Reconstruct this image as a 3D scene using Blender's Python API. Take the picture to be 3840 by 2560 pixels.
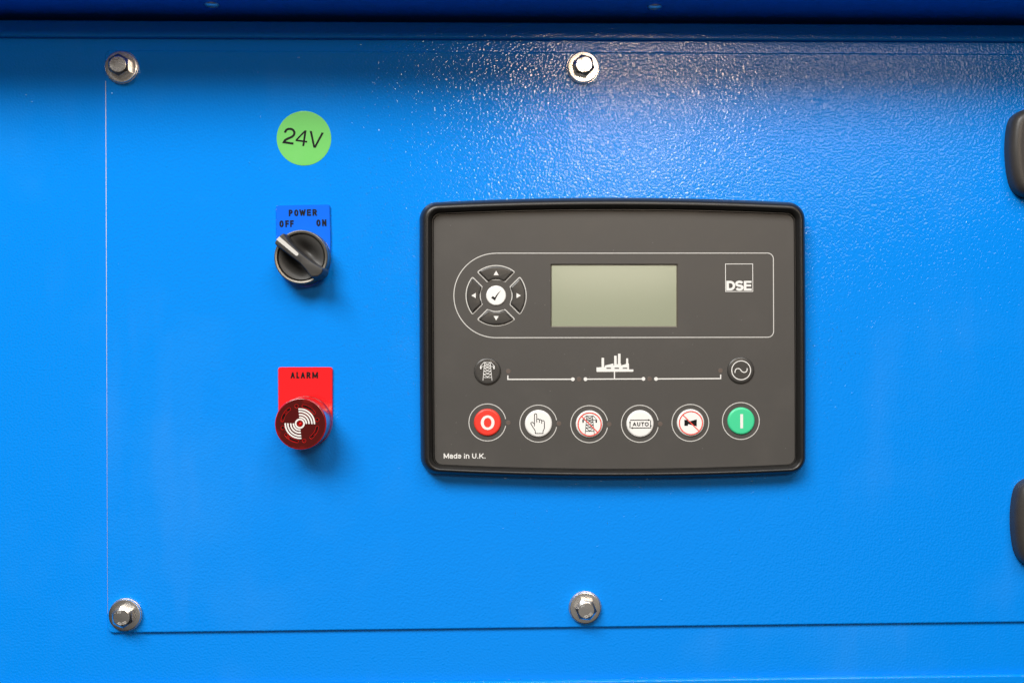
import bpy, math, random
from mathutils import Vector, Matrix
from mathutils.geometry import tessellate_polygon

random.seed(4)
scene = bpy.context.scene
for _o in list(bpy.data.objects):
    bpy.data.objects.remove(_o)
C = scene.collection
R = math.radians
PI = math.pi

# ------------------------------------------------------------------ camera
# panel lies in the plane y=0, x to the right, z up; everything stands out of it towards -y
S = 0.0001655                # metres of panel for one pixel of the 3840 px photograph
D = 0.65                     # camera distance
YAW = 0.0295
ROLL = 0.0040
axis = Vector((math.sin(YAW), math.cos(YAW), 0))
right0 = Vector((math.cos(YAW), -math.sin(YAW), 0))
up0 = Vector((0, 0, 1))
right = right0 * math.cos(ROLL) - up0 * math.sin(ROLL)
up = up0 * math.cos(ROLL) + right0 * math.sin(ROLL)
CAM = -axis * D
F = D / S                    # focal length in photo pixels
cam_d = bpy.data.cameras.new('camera')
cam = bpy.data.objects.new('camera', cam_d)
C.objects.link(cam)
m = Matrix((right, up, -axis)).transposed().to_4x4()
m.translation = CAM
cam.matrix_world = m
cam_d.sensor_width = 36.0
cam_d.lens = 36.0 * F / 3840.0
cam_d.clip_start = 0.01
cam_d.clip_end = 100
scene.camera = cam


def P(px, py, d=0.0):
    """the point at height d above the panel that the photograph shows at px, py"""
    ray = axis + right * ((px - 1920) / F) + up * ((1280 - py) / F)
    t = (-d - CAM.y) / ray.y
    return CAM + ray * t


def mirror_dir(px, py):
    p = P(px, py, 0.002)
    v = (p - CAM).normalized()
    return p, Vector((v.x, -v.y, v.z))


# ------------------------------------------------------------------ world: dim workshop hall
world = bpy.data.worlds.new('World')
scene.world = world
world.use_nodes = True
wn, wl = world.node_tree.nodes, world.node_tree.links
wn.clear()
w_out = wn.new('ShaderNodeOutputWorld')
w_bg = wn.new('ShaderNodeBackground')
w_tc = wn.new('ShaderNodeTexCoord')
w_sep = wn.new('ShaderNodeSeparateXYZ')
w_map = wn.new('ShaderNodeMapRange')
w_map.inputs['From Min'].default_value = -1
w_map.inputs['From Max'].default_value = 1
w_ramp = wn.new('ShaderNodeValToRGB')
wl.new(w_tc.outputs['Generated'], w_sep.inputs[0])
wl.new(w_sep.outputs['Z'], w_map.inputs['Value'])
wl.new(w_map.outputs[0], w_ramp.inputs[0])
e = w_ramp.color_ramp.elements
e[0].position = 0.0
e[0].color = (0.010, 0.010, 0.010, 1)
e[1].position = 1.0
e[1].color = (0.10, 0.10, 0.105, 1)
for pos, col in ((0.36, (0.014, 0.013, 0.0125, 1)), (0.50, (0.018, 0.017, 0.016, 1)), (0.62, (0.05, 0.048, 0.046, 1))):
    k = e.new(pos)
    k.color = col
# the lit part of the hall straight in front of the panel: lit floor below, duller wall above
w_front = wn.new('ShaderNodeMapRange')
w_front.interpolation_type = 'SMOOTHSTEP'
w_front.inputs['From Min'].default_value = -0.87
w_front.inputs['From Max'].default_value = -0.95
wl.new(w_sep.outputs['Y'], w_front.inputs['Value'])
w_fl = wn.new('ShaderNodeValToRGB')
f = w_fl.color_ramp.elements
f[0].position = 0.49
f[0].color = (0.22, 0.213, 0.203, 1)
f[1].position = 0.58
f[1].color = (0.10, 0.083, 0.064, 1)
wl.new(w_map.outputs[0], w_fl.inputs[0])
w_mix = wn.new('ShaderNodeMix')
w_mix.data_type = 'RGBA'
wl.new(w_front.outputs[0], w_mix.inputs['Factor'])
wl.new(w_ramp.outputs[0], w_mix.inputs['A'])
wl.new(w_fl.outputs[0], w_mix.inputs['B'])
wl.new(w_mix.outputs['Result'], w_bg.inputs['Color'])
w_bg.inputs['Strength'].default_value = 1.0
wl.new(w_bg.outputs[0], w_out.inputs['Surface'])


# ------------------------------------------------------------------ lamps (hall lights, bright doors and one added fill in front of the panel)
def area(name, loc, target, sx, sy, energy, col, spread=180):
    l = bpy.data.lights.new(name, 'AREA')
    l.shape = 'RECTANGLE'
    l.size, l.size_y = sx, sy
    l.energy = energy
    l.color = col
    l.spread = R(spread)
    o = bpy.data.objects.new(name, l)
    C.objects.link(o)
    o.location = loc
    dirv = (Vector(target) - Vector(loc)).normalized()
    o.rotation_euler = dirv.to_track_quat('-Z', 'Y').to_euler()
    return o


area('hall_light_key', (-1.30, -2.45, 2.45), (0, 0, -0.06), 2.0, 1.4, 176, (1.0, 0.98, 0.95))
area('fill_light_side', (1.0, -2.4, 2.7), (0, 0, -0.06), 1.6, 1.3, 54, (1.0, 0.98, 0.96))  # added soft fill from the upper right, not a known hall lamp
area('hall_door_left', (-3.2, -1.7, 0.55), (-0.2, 0, 0), 0.16, 0.5, 3.0, (1.0, 0.97, 0.94))
p, v = mirror_dir(2310, 400)
area('hall_lamp_warm', p + v * 3.0, p, 0.25, 0.23, 10.5, (1.0, 0.78, 0.56))
p, v = mirror_dir(3040, 310)
area('hall_doorway', p + v * 3.6, p, 1.20, 0.36, 10.0, (1.0, 0.82, 0.70))
p, v = mirror_dir(2300, 1000)
area('hall_door_far', p + v * 5.0, p, 0.8, 0.18, 4.6, (1.0, 0.90, 0.72))

scene.view_settings.view_transform = 'Standard'
scene.view_settings.look = 'None'
scene.view_settings.exposure = 0.0
scene.view_settings.gamma = 1.0
scene.view_settings.use_curve_mapping = False
scene.render.engine = 'CYCLES'
scene.cycles.max_bounces = 10
scene.cycles.glossy_bounces = 5
scene.cycles.use_denoising = True
scene.cycles.denoising_prefilter = 'NONE'
scene.cycles.sample_clamp_indirect = 6


# ------------------------------------------------------------------ materials
def mat(name, col, rough=0.4, metal=0.0, spec=0.5, coat=0.0, coat_rough=0.1, trans=0.0, bump=None, bump_d=0.0002,
        bump_s=0.5, bump_detail=1.5, mottle=0.0, mottle_scale=60, rough_var=0.0, tint=None):
    mt = bpy.data.materials.new(name)
    mt.use_nodes = True
    n, l = mt.node_tree.nodes, mt.node_tree.links
    b = n['Principled BSDF']
    b.inputs['Base Color'].default_value = (*col, 1)
    b.inputs['Roughness'].default_value = rough
    b.inputs['Metallic'].default_value = metal
    b.inputs['Specular IOR Level'].default_value = spec
    b.inputs['Coat Weight'].default_value = coat
    b.inputs['Coat Roughness'].default_value = coat_rough
    b.inputs['Transmission Weight'].default_value = trans
    tc = n.new('ShaderNodeTexCoord')
    if bump:
        nz = n.new('ShaderNodeTexNoise')
        nz.inputs['Scale'].default_value = bump
        nz.inputs['Detail'].default_value = bump_detail
        nz.inputs['Roughness'].default_value = 0.45
        l.new(tc.outputs['Object'], nz.inputs['Vector'])
        bp = n.new('ShaderNodeBump')
        bp.inputs['Strength'].default_value = bump_s
        bp.inputs['Distance'].default_value = bump_d
        l.new(nz.outputs['Fac'], bp.inputs['Height'])
        l.new(bp.outputs['Normal'], b.inputs['Normal'])
        if coat:
            l.new(bp.outputs['Normal'], b.inputs['Coat Normal'])
    if mottle:
        n2 = n.new('ShaderNodeTexNoise')
        n2.inputs['Scale'].default_value = mottle_scale
        n2.inputs['Detail'].default_value = 5
        n2.inputs['Roughness'].default_value = 0.6
        l.new(tc.outputs['Object'], n2.inputs['Vector'])
        rp = n.new('ShaderNodeMapRange')
        rp.inputs['From Min'].default_value = 0.52
        rp.inputs['From Max'].default_value = 0.78
        rp.inputs['To Max'].default_value = mottle
        l.new(n2.outputs['Fac'], rp.inputs['Value'])
        mx = n.new('ShaderNodeMix')
        mx.data_type = 'RGBA'
        mx.inputs['A'].default_value = (*col, 1)
        mx.inputs['B'].default_value = (*(tint or (0.5, 0.5, 0.5)), 1)
        l.new(rp.outputs[0], mx.inputs['Factor'])
        l.new(mx.outputs['Result'], b.inputs['Base Color'])
        if rough_var:
            rr = n.new('ShaderNodeMapRange')
            rr.inputs['From Min'].default_value = 0.3
            rr.inputs['From Max'].default_value = 0.7
            rr.inputs['To Min'].default_value = rough - rough_var
            rr.inputs['To Max'].default_value = rough + rough_var
            l.new(n2.outputs['Fac'], rr.inputs['Value'])
            l.new(rr.outputs[0], b.inputs['Roughness'])
    return mt


M = {}
M['paint'] = mat('blue_powder_coat', (0.002, 0.240, 0.83), rough=0.10, spec=0.3, bump=780, bump_d=0.00029, bump_s=0.6,
                 bump_detail=0.5, mottle=0.34, mottle_scale=7, rough_var=0.02, tint=(0.030, 0.28, 0.80))  # paler mottle: dust smudges and dim sheet reflections put into the colour


def add_nibs(mt, scale, height):
    """sparse single grains standing out of the coating"""
    n, l = mt.node_tree.nodes, mt.node_tree.links
    tc = next(x for x in n if x.type == 'TEX_COORD')
    bp = next(x for x in n if x.type == 'BUMP')
    old = bp.inputs['Height'].links[0].from_socket
    vo = n.new('ShaderNodeTexVoronoi')
    vo.inputs['Scale'].default_value = scale
    l.new(tc.outputs['Object'], vo.inputs['Vector'])
    dm = n.new('ShaderNodeMapRange')
    dm.inputs['From Min'].default_value = 0.26
    dm.inputs['From Max'].default_value = 0.0
    dm.inputs['To Max'].default_value = height
    l.new(vo.outputs['Distance'], dm.inputs['Value'])
    sp = n.new('ShaderNodeSeparateColor')
    l.new(vo.outputs['Color'], sp.inputs[0])
    gt = n.new('ShaderNodeMath')
    gt.operation = 'GREATER_THAN'
    gt.inputs[1].default_value = 0.90
    l.new(sp.outputs[0], gt.inputs[0])
    mu = n.new('ShaderNodeMath')
    mu.operation = 'MULTIPLY_ADD'
    l.new(dm.outputs[0], mu.inputs[0])
    l.new(gt.outputs[0], mu.inputs[1])
    l.new(old, mu.inputs[2])
    l.new(mu.outputs[0], bp.inputs['Height'])


add_nibs(M['paint'], 300, 0.55)


def add_streaks(mt, col, amount, rot):
    """faint dusty wipe marks: a stretched noise seen only where a broad noise is high"""
    n, l = mt.node_tree.nodes, mt.node_tree.links
    tc = next(x for x in n if x.type == 'TEX_COORD')
    b = n['Principled BSDF']
    old = b.inputs['Base Color'].links[0].from_socket
    mp = n.new('ShaderNodeMapping')
    mp.inputs['Rotation'].default_value = (0, R(rot), 0)
    mp.inputs['Scale'].default_value = (34, 1, 7)
    l.new(tc.outputs['Object'], mp.inputs['Vector'])
    a = n.new('ShaderNodeTexNoise')
    a.inputs['Scale'].default_value = 1.0
    a.inputs['Detail'].default_value = 4
    l.new(mp.outputs[0], a.inputs['Vector'])
    ra = n.new('ShaderNodeMapRange')
    ra.inputs['From Min'].default_value = 0.50
    ra.inputs['From Max'].default_value = 0.72
    l.new(a.outputs['Fac'], ra.inputs['Value'])
    g = n.new('ShaderNodeTexNoise')
    g.inputs['Scale'].default_value = 6.5
    g.inputs['Detail'].default_value = 2
    l.new(tc.outputs['Object'], g.inputs['Vector'])
    rg = n.new('ShaderNodeMapRange')
    rg.inputs['From Min'].default_value = 0.48
    rg.inputs['From Max'].default_value = 0.66
    rg.inputs['To Max'].default_value = amount
    l.new(g.outputs['Fac'], rg.inputs['Value'])
    mu = n.new('ShaderNodeMath')
    mu.operation = 'MULTIPLY'
    l.new(ra.outputs[0], mu.inputs[0])
    l.new(rg.outputs[0], mu.inputs[1])
    mx = n.new('ShaderNodeMix')
    mx.data_type = 'RGBA'
    mx.inputs['B'].default_value = (*col, 1)
    l.new(mu.outputs[0], mx.inputs['Factor'])
    l.new(old, mx.inputs['A'])
    l.new(mx.outputs['Result'], b.inputs['Base Color'])


add_streaks(M['paint'], (0.12, 0.33, 0.80), 0.09, 22)
M['steel'] = mat('stainless_steel', (0.88, 0.85, 0.81), rough=0.27, metal=1.0, mottle=0.3, mottle_scale=160, rough_var=0.05, tint=(0.60, 0.56, 0.50))
M['rivet'] = mat('painted_rivet', (0.90, 0.92, 0.95), rough=0.38, metal=1.0)
M['bezel'] = mat('black_moulded_plastic', (0.013, 0.0127, 0.0122), rough=0.36, spec=0.5, bump=2600, bump_d=0.00005, bump_s=0.5)
M['fascia'] = mat('dark_grey_film', (0.066, 0.0625, 0.058), rough=0.42, spec=0.45, bump=3200, bump_d=0.00003, bump_s=0.4,
                  mottle=0.16, mottle_scale=38, rough_var=0.06, tint=(0.12, 0.105, 0.09))
def add_dust(mt, scale, radius, col, keep):
    """tiny pale dust specks"""
    n, l = mt.node_tree.nodes, mt.node_tree.links
    tc = next(x for x in n if x.type == 'TEX_COORD')
    b = n['Principled BSDF']
    old = b.inputs['Base Color'].links[0].from_socket
    vo = n.new('ShaderNodeTexVoronoi')
    vo.inputs['Scale'].default_value = scale
    l.new(tc.outputs['Object'], vo.inputs['Vector'])
    lt = n.new('ShaderNodeMath')
    lt.operation = 'LESS_THAN'
    lt.inputs[1].default_value = radius
    l.new(vo.outputs['Distance'], lt.inputs[0])
    sp = n.new('ShaderNodeSeparateColor')
    l.new(vo.outputs['Color'], sp.inputs[0])
    gt = n.new('ShaderNodeMath')
    gt.operation = 'GREATER_THAN'
    gt.inputs[1].default_value = keep
    l.new(sp.outputs[0], gt.inputs[0])
    mu = n.new('ShaderNodeMath')
    mu.operation = 'MULTIPLY'
    l.new(lt.outputs[0], mu.inputs[0])
    l.new(gt.outputs[0], mu.inputs[1])
    mx = n.new('ShaderNodeMix')
    mx.data_type = 'RGBA'
    mx.inputs['B'].default_value = (*col, 1)
    l.new(mu.outputs[0], mx.inputs['Factor'])
    l.new(old, mx.inputs['A'])
    l.new(mx.outputs['Result'], b.inputs['Base Color'])


add_dust(M['fascia'], 330, 0.08, (0.16, 0.155, 0.145), 0.92)
M['key'] = mat('dark_key_film', (0.050, 0.047, 0.043), rough=0.33, spec=0.5)
M['white'] = mat('white_ink', (0.80, 0.79, 0.76), rough=0.5)
M['line'] = mat('grey_white_ink', (0.60, 0.59, 0.56), rough=0.5)
M['cap_white'] = mat('white_button_film', (0.84, 0.83, 0.80), rough=0.35)
M['cap_red'] = mat('red_button_film', (0.80, 0.045, 0.028), rough=0.32)
M['cap_green'] = mat('green_button_film', (0.055, 0.62, 0.30), rough=0.32)
M['red_ink'] = mat('red_ink', (0.80, 0.06, 0.04), rough=0.5)
M['ink'] = mat('black_ink', (0.004, 0.004, 0.005), rough=0.6, spec=0.2)
M['soft_ink'] = mat('charcoal_ink', (0.016, 0.017, 0.016), rough=0.6, spec=0.2)
M['led'] = mat('unlit_led_window', (0.115, 0.088, 0.074), rough=0.4)
M['lcd'] = mat('unlit_lcd_glass', (0.27, 0.295, 0.20), rough=0.5, spec=0.5, coat=1.0, coat_rough=0.13)
M['lcd_rim'] = mat('lcd_recess', (0.10, 0.085, 0.06), rough=0.5)
M['sticker'] = mat('green_vinyl', (0.15, 0.58, 0.12), rough=0.38, mottle=0.08, mottle_scale=40, tint=(0.35, 0.65, 0.3))
M['blue_plate'] = mat('blue_acrylic', (0.003, 0.150, 0.86), rough=0.16, spec=0.5, coat=0.5, coat_rough=0.05)
M['red_plate'] = mat('red_acrylic', (0.80, 0.010, 0.014), rough=0.18, spec=0.5, coat=0.5, coat_rough=0.05)
M['ring'] = mat('dark_chromed_plastic', (0.22, 0.205, 0.18), rough=0.38, metal=0.85, bump=1800, bump_d=0.00005, bump_s=0.4)
M['knob'] = mat('black_knob_plastic', (0.040, 0.0385, 0.036), rough=0.46, bump=2600, bump_d=0.00004, bump_s=0.5)
M['buzzer'] = mat('smoked_red_plastic', (0.38, 0.005, 0.004), rough=0.14, spec=0.5, coat=0.9, coat_rough=0.12)
M['buzzer_face'] = mat('smoked_red_face', (0.075, 0.004, 0.0035), rough=0.16, spec=0.35, mottle=1.0, mottle_scale=65, rough_var=0.04, tint=(0.34, 0.008, 0.006))
M['buzzer_wall'] = mat('red_glow_plastic', (0.65, 0.006, 0.006), rough=0.15)  # light carried along the slot edges painted as a brighter red
M['buzzer_in'] = mat('dark_red_cavity', (0.02, 0.001, 0.001), rough=0.25, mottle=1.0, mottle_scale=360, tint=(0.95, 0.008, 0.006))  # red glow and black shade inside the slots put into the colour
M['hinge'] = mat('dark_grey_plastic', (0.037, 0.033, 0.029), rough=0.42, bump=1900, bump_d=0.00005, bump_s=0.5,
                 mottle=0.12, mottle_scale=90, tint=(0.09, 0.08, 0.07))
M['worn'] = mat('rubbed_edge', (0.74, 0.73, 0.70), rough=0.35, metal=0.0, mottle=0.8, mottle_scale=420, tint=(0.10, 0.30, 0.7))
M['dark'] = mat('gap_shade', (0.004, 0.005, 0.008), rough=0.7)


# ------------------------------------------------------------------ object helpers
def tag(o, label, cat, group=None, kind=None):
    o['label'] = label
    if cat:
        o['category'] = cat
    if group:
        o['group'] = group
    if kind:
        o['kind'] = kind
    return o


def thing(name, label, cat, loc, group=None, kind=None):
    o = bpy.data.objects.new(name, None)
    o.empty_display_size = 0.01
    C.objects.link(o)
    o.location = loc
    return tag(o, label, cat, group, kind)


def root_of(o):
    while o.parent:
        o = o.parent
    return o


def build(name, V, Fc, material, parent=None, smooth=None, label=None):
    """one mesh object from world-space vertices; smooth = auto-smooth angle in degrees"""
    off = root_of(parent).location.copy() if parent else Vector((0, 0, 0))
    me = bpy.data.meshes.new(name)
    me.from_pydata([tuple(Vector(v) - off) for v in V], [], Fc)
    me.validate()
    me.materials.append(M[material])
    me.update()
    if smooth is not None:
        me.set_sharp_from_angle(angle=R(smooth))
        for f in me.polygons:
            f.use_smooth = True
        import bmesh
        bm = bmesh.new()
        bm.from_mesh(me)
        bmesh.ops.recalc_face_normals(bm, faces=bm.faces)
        for ed in bm.edges:
            if len(ed.link_faces) == 2:
                ed.smooth = ed.calc_face_angle(0) < R(smooth)
            else:
                ed.smooth = True
        bm.to_mesh(me)
        bm.free()
    o = bpy.data.objects.new(name, me)
    C.objects.link(o)
    if smooth is not None:      # broad flat faces keep their own normal beside a rounded edge
        wm = o.modifiers.new('weighted_normal', 'WEIGHTED_NORMAL')
        wm.mode = 'FACE_AREA'
        wm.weight = 100
        wm.keep_sharp = True
    if parent:
        o.parent = parent
    if label:
        o['label'] = label
    return o


def dup(root, loc, roty, label):
    r = root.copy()
    C.objects.link(r)
    r.location = loc
    r.rotation_euler = (0, roty, 0)
    r['label'] = label
    for ch in list(root.children):
        c = ch.copy()
        C.objects.link(c)
        c.parent = r
        for g in list(ch.children):
            d = g.copy()
            C.objects.link(d)
            d.parent = c
    return r


def Q(dref):
    """photo pixels to panel coordinates at the reference height dref; the height is then added straight out of the panel"""
    def q(px, py, d):
        w = P(px, py, dref)
        return Vector((w.x, -d, w.z))
    return q


# ------------------------------------------------------------------ 2-D shapes in pixel units
def area2(p):
    return 0.5 * sum(p[i][0] * p[(i + 1) % len(p)][1] - p[(i + 1) % len(p)][0] * p[i][1] for i in range(len(p)))


def offset(poly, w):
    """w > 0 moves the outline inwards"""
    n = len(poly)
    s = 1 if area2(poly) > 0 else -1
    out = []
    for i in range(n):
        a, b, c = Vector(poly[i - 1]), Vector(poly[i]), Vector(poly[(i + 1) % n])
        d1, d2 = (b - a), (c - b)
        if d1.length < 1e-9 or d2.length < 1e-9:
            out.append(tuple(b))
            continue
        d1.normalize()
        d2.normalize()
        n1, n2 = Vector((-d1.y, d1.x)) * s, Vector((-d2.y, d2.x)) * s
        k = (n1 + n2)
        if k.length < 1e-6:
            k = n1.copy()
        k.normalize()
        f = w / max(0.45, k.dot(n1))
        out.append(tuple(b + k * f))
    return out


def arc(cx, cy, r, a0, a1, n=24, ry=None):
    ry = r if ry is None else ry
    return [(cx + r * math.cos(R(a0 + (a1 - a0) * i / n)), cy + ry * math.sin(R(a0 + (a1 - a0) * i / n))) for i in range(n + 1)]


def circ(cx, cy, r, n=64):
    return [(cx + r * math.cos(2 * PI * i / n), cy + r * math.sin(2 * PI * i / n)) for i in range(n)]


def rounded(poly, r, n=6):
    """round every corner of a polygon (r may be a list)"""
    out = []
    N = len(poly)
    for i in range(N):
        ri = r[i] if isinstance(r, (list, tuple)) else r
        a, b, c = Vector(poly[i - 1]), Vector(poly[i]), Vector(poly[(i + 1) % N])
        if ri <= 0:
            out.append(tuple(b))
            continue
        u, w = (a - b).normalized(), (c - b).normalized()
        ang = math.acos(max(-1, min(1, u.dot(w))))
        t = min(ri / math.tan(ang / 2), (a - b).length * .49, (c - b).length * .49)
        p0, p1 = b + u * t, b + w * t
        for k in range(n + 1):
            s = k / n
            q = p0 * (1 - s) ** 2 + b * 2 * s * (1 - s) + p1 * s ** 2
            out.append(tuple(q))
    return out


def fillet_soft(poly, r, n=6):
    return rounded(poly, r, n)


def bez(p0, p1, p2, p3, n=10):
    out = []
    for i in range(n + 1):
        t = i / n
        a, b, c, d = (1 - t) ** 3, 3 * t * (1 - t) ** 2, 3 * t * t * (1 - t), t ** 3
        out.append((a * p0[0] + b * p1[0] + c * p2[0] + d * p3[0], a * p0[1] + b * p1[1] + c * p2[1] + d * p3[1]))
    return out


class Ink:
    """flat printed shapes: layers of 2-D polygons, each a hair above the one before"""
    def __init__(self):
        self.layers = []

    def poly(self, pts, holes=()):
        loops = [[Vector((x, y, 0)) for x, y in pts]] + [[Vector((x, y, 0)) for x, y in h] for h in holes]
        flat = [q for lp in loops for q in lp]
        tri = tessellate_polygon(loops)
        self.layers.append(([(q.x, q.y) for q in flat], [tuple(t) for t in tri]))

    def ring(self, outer, inner):
        n = len(outer)
        self.layers.append((list(outer) + list(inner), [(i, (i + 1) % n, n + (i + 1) % n, n + i) for i in range(n)]))

    def stroke(self, pts, w, closed=False, cap=0.0, round_cap=False):
        p = [Vector(q) for q in pts]
        clean = [p[0]]
        for q in p[1:]:
            if (q - clean[-1]).length > 1e-6:
                clean.append(q)
        if closed and (clean[0] - clean[-1]).length < 1e-6:
            clean.pop()
        p = clean
        n = len(p)
        if n < 2:
            return
        if not closed and cap:
            c0, c1 = cap if isinstance(cap, tuple) else (cap, cap)
            p[0] = p[0] + (p[0] - p[1]).normalized() * c0
            p[-1] = p[-1] + (p[-1] - p[-2]).normalized() * c1
        L, Rr = [], []
        for i in range(n):
            if closed:
                a, b, c = p[i - 1], p[i], p[(i + 1) % n]
                d1, d2 = (b - a).normalized(), (c - b).normalized()
            else:
                d1 = (p[i] - p[i - 1]).normalized() if i > 0 else (p[1] - p[0]).normalized()
                d2 = (p[i + 1] - p[i]).normalized() if i < n - 1 else d1
            n1, n2 = Vector((-d1.y, d1.x)), Vector((-d2.y, d2.x))
            k = n1 + n2
            if k.length < 1e-6:
                k = n1.copy()
            k.normalize()
            f = (w / 2) / max(0.55, k.dot(n1))
            L.append(tuple(p[i] + k * f))
            Rr.append(tuple(p[i] - k * f))
        m = n if closed else n - 1
        self.layers.append((L + Rr, [(i, (i + 1) % n, n + (i + 1) % n, n + i) for i in range(m)]))
        if round_cap and not closed:
            for q in (p[0], p[-1]):
                self.disc(q.x, q.y, w / 2, 14)

    def disc(self, x, y, r, n=24):
        self.layers.append((circ(x, y, r, n), [tuple(range(n))]))

    def mesh(self, q, d, eps=6e-6, tf=None):
        V, Fc = [], []
        for k, (vs, fs) in enumerate(self.layers):
            o = len(V)
            for (x, y) in vs:
                if tf:
                    x, y = tf(x, y)
                V.append(q(x, y, d + k * eps))
            Fc += [tuple(o + i for i in f) for f in fs]
        # faces look towards the camera
        out = []
        for f in Fc:
            a, b, c = V[f[0]], V[f[1]], V[f[2]]
            nrm = (b - a).cross(c - a)
            out.append(f if nrm.y < 0 else tuple(reversed(f)))
        return V, out


# stroke alphabet: centre lines in a unit box, x right, y up
def _el(cx, cy, rx, ry, a0, a1, n=18):
    return [(cx + rx * math.cos(R(a0 + (a1 - a0) * i / n)), cy + ry * math.sin(R(a0 + (a1 - a0) * i / n))) for i in range(n + 1)]


def _rr(x0, y0, x1, y1, rx, ry):
    return (_el(x1 - rx, y1 - ry, rx, ry, 0, 90, 8) + _el(x0 + rx, y1 - ry, rx, ry, 90, 180, 8)
            + _el(x0 + rx, y0 + ry, rx, ry, 180, 270, 8) + _el(x1 - rx, y0 + ry, rx, ry, 270, 360, 8))


SC = [('S', 1)]
G = {
    'O': [_rr(0, 0, 1, 1, .5, .42) + [(1, .58)]],
    'P': [[(0, 0), (0, 1)], [(0, 1), (.5, 1)] + _el(.5, .74, .5, .26, 90, -90, 10) + [(0, .48)]],
    'R': [[(0, 0), (0, 1)], [(0, 1), (.5, 1)] + _el(.5, .75, .5, .25, 90, -90, 10) + [(0, .50)], [(.45, .50), (1, 0)]],
    'W': [[(0, 1), (.25, 0), (.5, .92), (.75, 0), (1, 1)]],
    'E': [[(1, 1), (0, 1), (0, 0), (1, 0)], [(0, .52), (.88, .52)]],
    'F': [[(1, 1), (0, 1), (0, 0)], [(0, .50), (.88, .50)]],
    'N': [[(0, 0), (0, 1)], [(0, 1), (1, 0)], [(1, 0), (1, 1)]],
    'A': [[(0, 0), (.5, 1), (1, 0)], [(.2, .3), (.8, .3)]],
    'L': [[(0, 1), (0, 0), (1, 0)]],
    'M': [[(0, 0), (0, 1)], [(0, 1), (.5, .12), (1, 1)], [(1, 1), (1, 0)]],
    'D': [[(0, 0), (0, 1), (.4, 1)] + _el(.4, .5, .6, .5, 90, -90, 16) + [(0, 0)]],
    'S': [_el(.5, .75, .5, .25, 20, 90, 6) + _el(.5, .75, .5, .25, 90, 250, 12) + _el(.5, .25, .5, .25, 70, -90, 12) + _el(.5, .25, .5, .25, -90, -160, 6)],
    'U': [[(0, 1), (0, .4)] + _el(.5, .36, .5, .36, 180, 360, 14) + [(1, 1)]],
    'K': [[(0, 0), (0, 1)], [(1, 1), (0, .35)], [(.32, .58), (1, 0)]],
    'T': [[(0, 1), (1, 1)], [(.5, 1), (.5, 0)]],
    'I': [[(.5, 0), (.5, 1)]],
    'V': [[(0, 1), (.5, 0), (1, 1)]],
    '2': [_el(.5, .72, .5, .28, 165, 0, 14) + bez((1, .72), (1, .45), (.05, .28), (0, 0), 10)[1:] + [(1, 0)]],
    '7': [[(0, 1), (1, 1), (.35, 0)]],
    '0': [_rr(0, 0, 1, 1, .5, .42) + [(1, .58)]],
    '-': [[(0, .42), (1, .42)]],
    'a': [_el(.5, .55, .46, .2, 170, 0, 10) + [(.96, .0)], [(.96, .40), (.45, .40)] + _el(.4, .2, .4, .2, 90, 270, 10) + _el(.4, .25, .56, .25, 270, 350, 6)],
    'd': [[(1, 0), (1, 1)], _el(.5, .37, .5, .37, 0, 360, 22)],
    'e': [[(0, .40), (1, .40)] + _el(.5, .38, .5, .37, 5, 315, 20)],
    'i': [[(.5, 0), (.5, .56)], [(.5, .94), (.5, .97)]],
    'n': [[(0, 0), (0, .72)], [(0, .42)] + _el(.5, .42, .5, .32, 160, 0, 10) + [(1, 0)]],
    '.': [[(.5, 0.0), (.5, 0.02)]],
}


def write(ink, text, boxes, y_base, h, w, cap=None, rot=0.0, pivot=None):
    """boxes: (x0, x1) in pixels for each letter; y_base the baseline, h the cap height, w the stroke"""
    ca, sa = math.cos(rot), math.sin(rot)
    for ch, (x0, x1) in zip(text, boxes):
        if ch == ' ':
            continue
        for path in G[ch]:
            pts = []
            for (u, v) in path:
                x = x0 + w / 2 + u * max(0.01, (x1 - x0 - w))
                y = y_base - w / 2 - v * (h - w)
                if pivot:
                    dx, dy = x - pivot[0], y - pivot[1]
                    x, y = pivot[0] + dx * ca - dy * sa, pivot[1] + dx * sa + dy * ca
                pts.append((x, y))
            closed = len(pts) > 4 and math.hypot(pts[0][0] - pts[-1][0], pts[0][1] - pts[-1][1]) < 0.02
            c = w / 2 if cap is None else cap
            if closed:
                ink.stroke(pts, w, closed=True)
                continue
            c0 = c
            run = [pts[0]]                     # acute corners: separate strokes that overlap
            for i in range(1, len(pts)):
                run.append(pts[i])
                if i < len(pts) - 1:
                    d1 = (Vector(pts[i]) - Vector(pts[i - 1])).normalized()
                    d2 = (Vector(pts[i + 1]) - Vector(pts[i])).normalized()
                    if d1.dot(d2) < -0.15:
                        ink.stroke(run, w, cap=(c0, w * .3))
                        run, c0 = [pts[i]], w * .3
            ink.stroke(run, w, cap=(c0, c))


# ------------------------------------------------------------------ solids
def loft(q, loops, cap=True, cap_back=False):
    """loops: [(outline px, height m)], same point count, first = base"""
    V, Fc = [], []
    n = len(loops[0][0])
    for pts, d in loops:
        for i, (x, y) in enumerate(pts):
            V.append(q(x, y, d[i] if isinstance(d, (list, tuple)) else d))
    for k in range(len(loops) - 1):
        a, b = k * n, (k + 1) * n
        for i in range(n):
            j = (i + 1) % n
            Fc.append((a + i, a + j, b + j, b + i))
    if cap:
        b = (len(loops) - 1) * n
        tri = tessellate_polygon([[Vector((x, y, 0)) for x, y in loops[-1][0]]])
        Fc += [tuple(b + i for i in t) for t in tri]
    if cap_back:
        tri = tessellate_polygon([[Vector((x, y, 0)) for x, y in loops[0][0]]])
        Fc += [tuple(reversed(t)) for t in tri]
    return V, Fc


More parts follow.
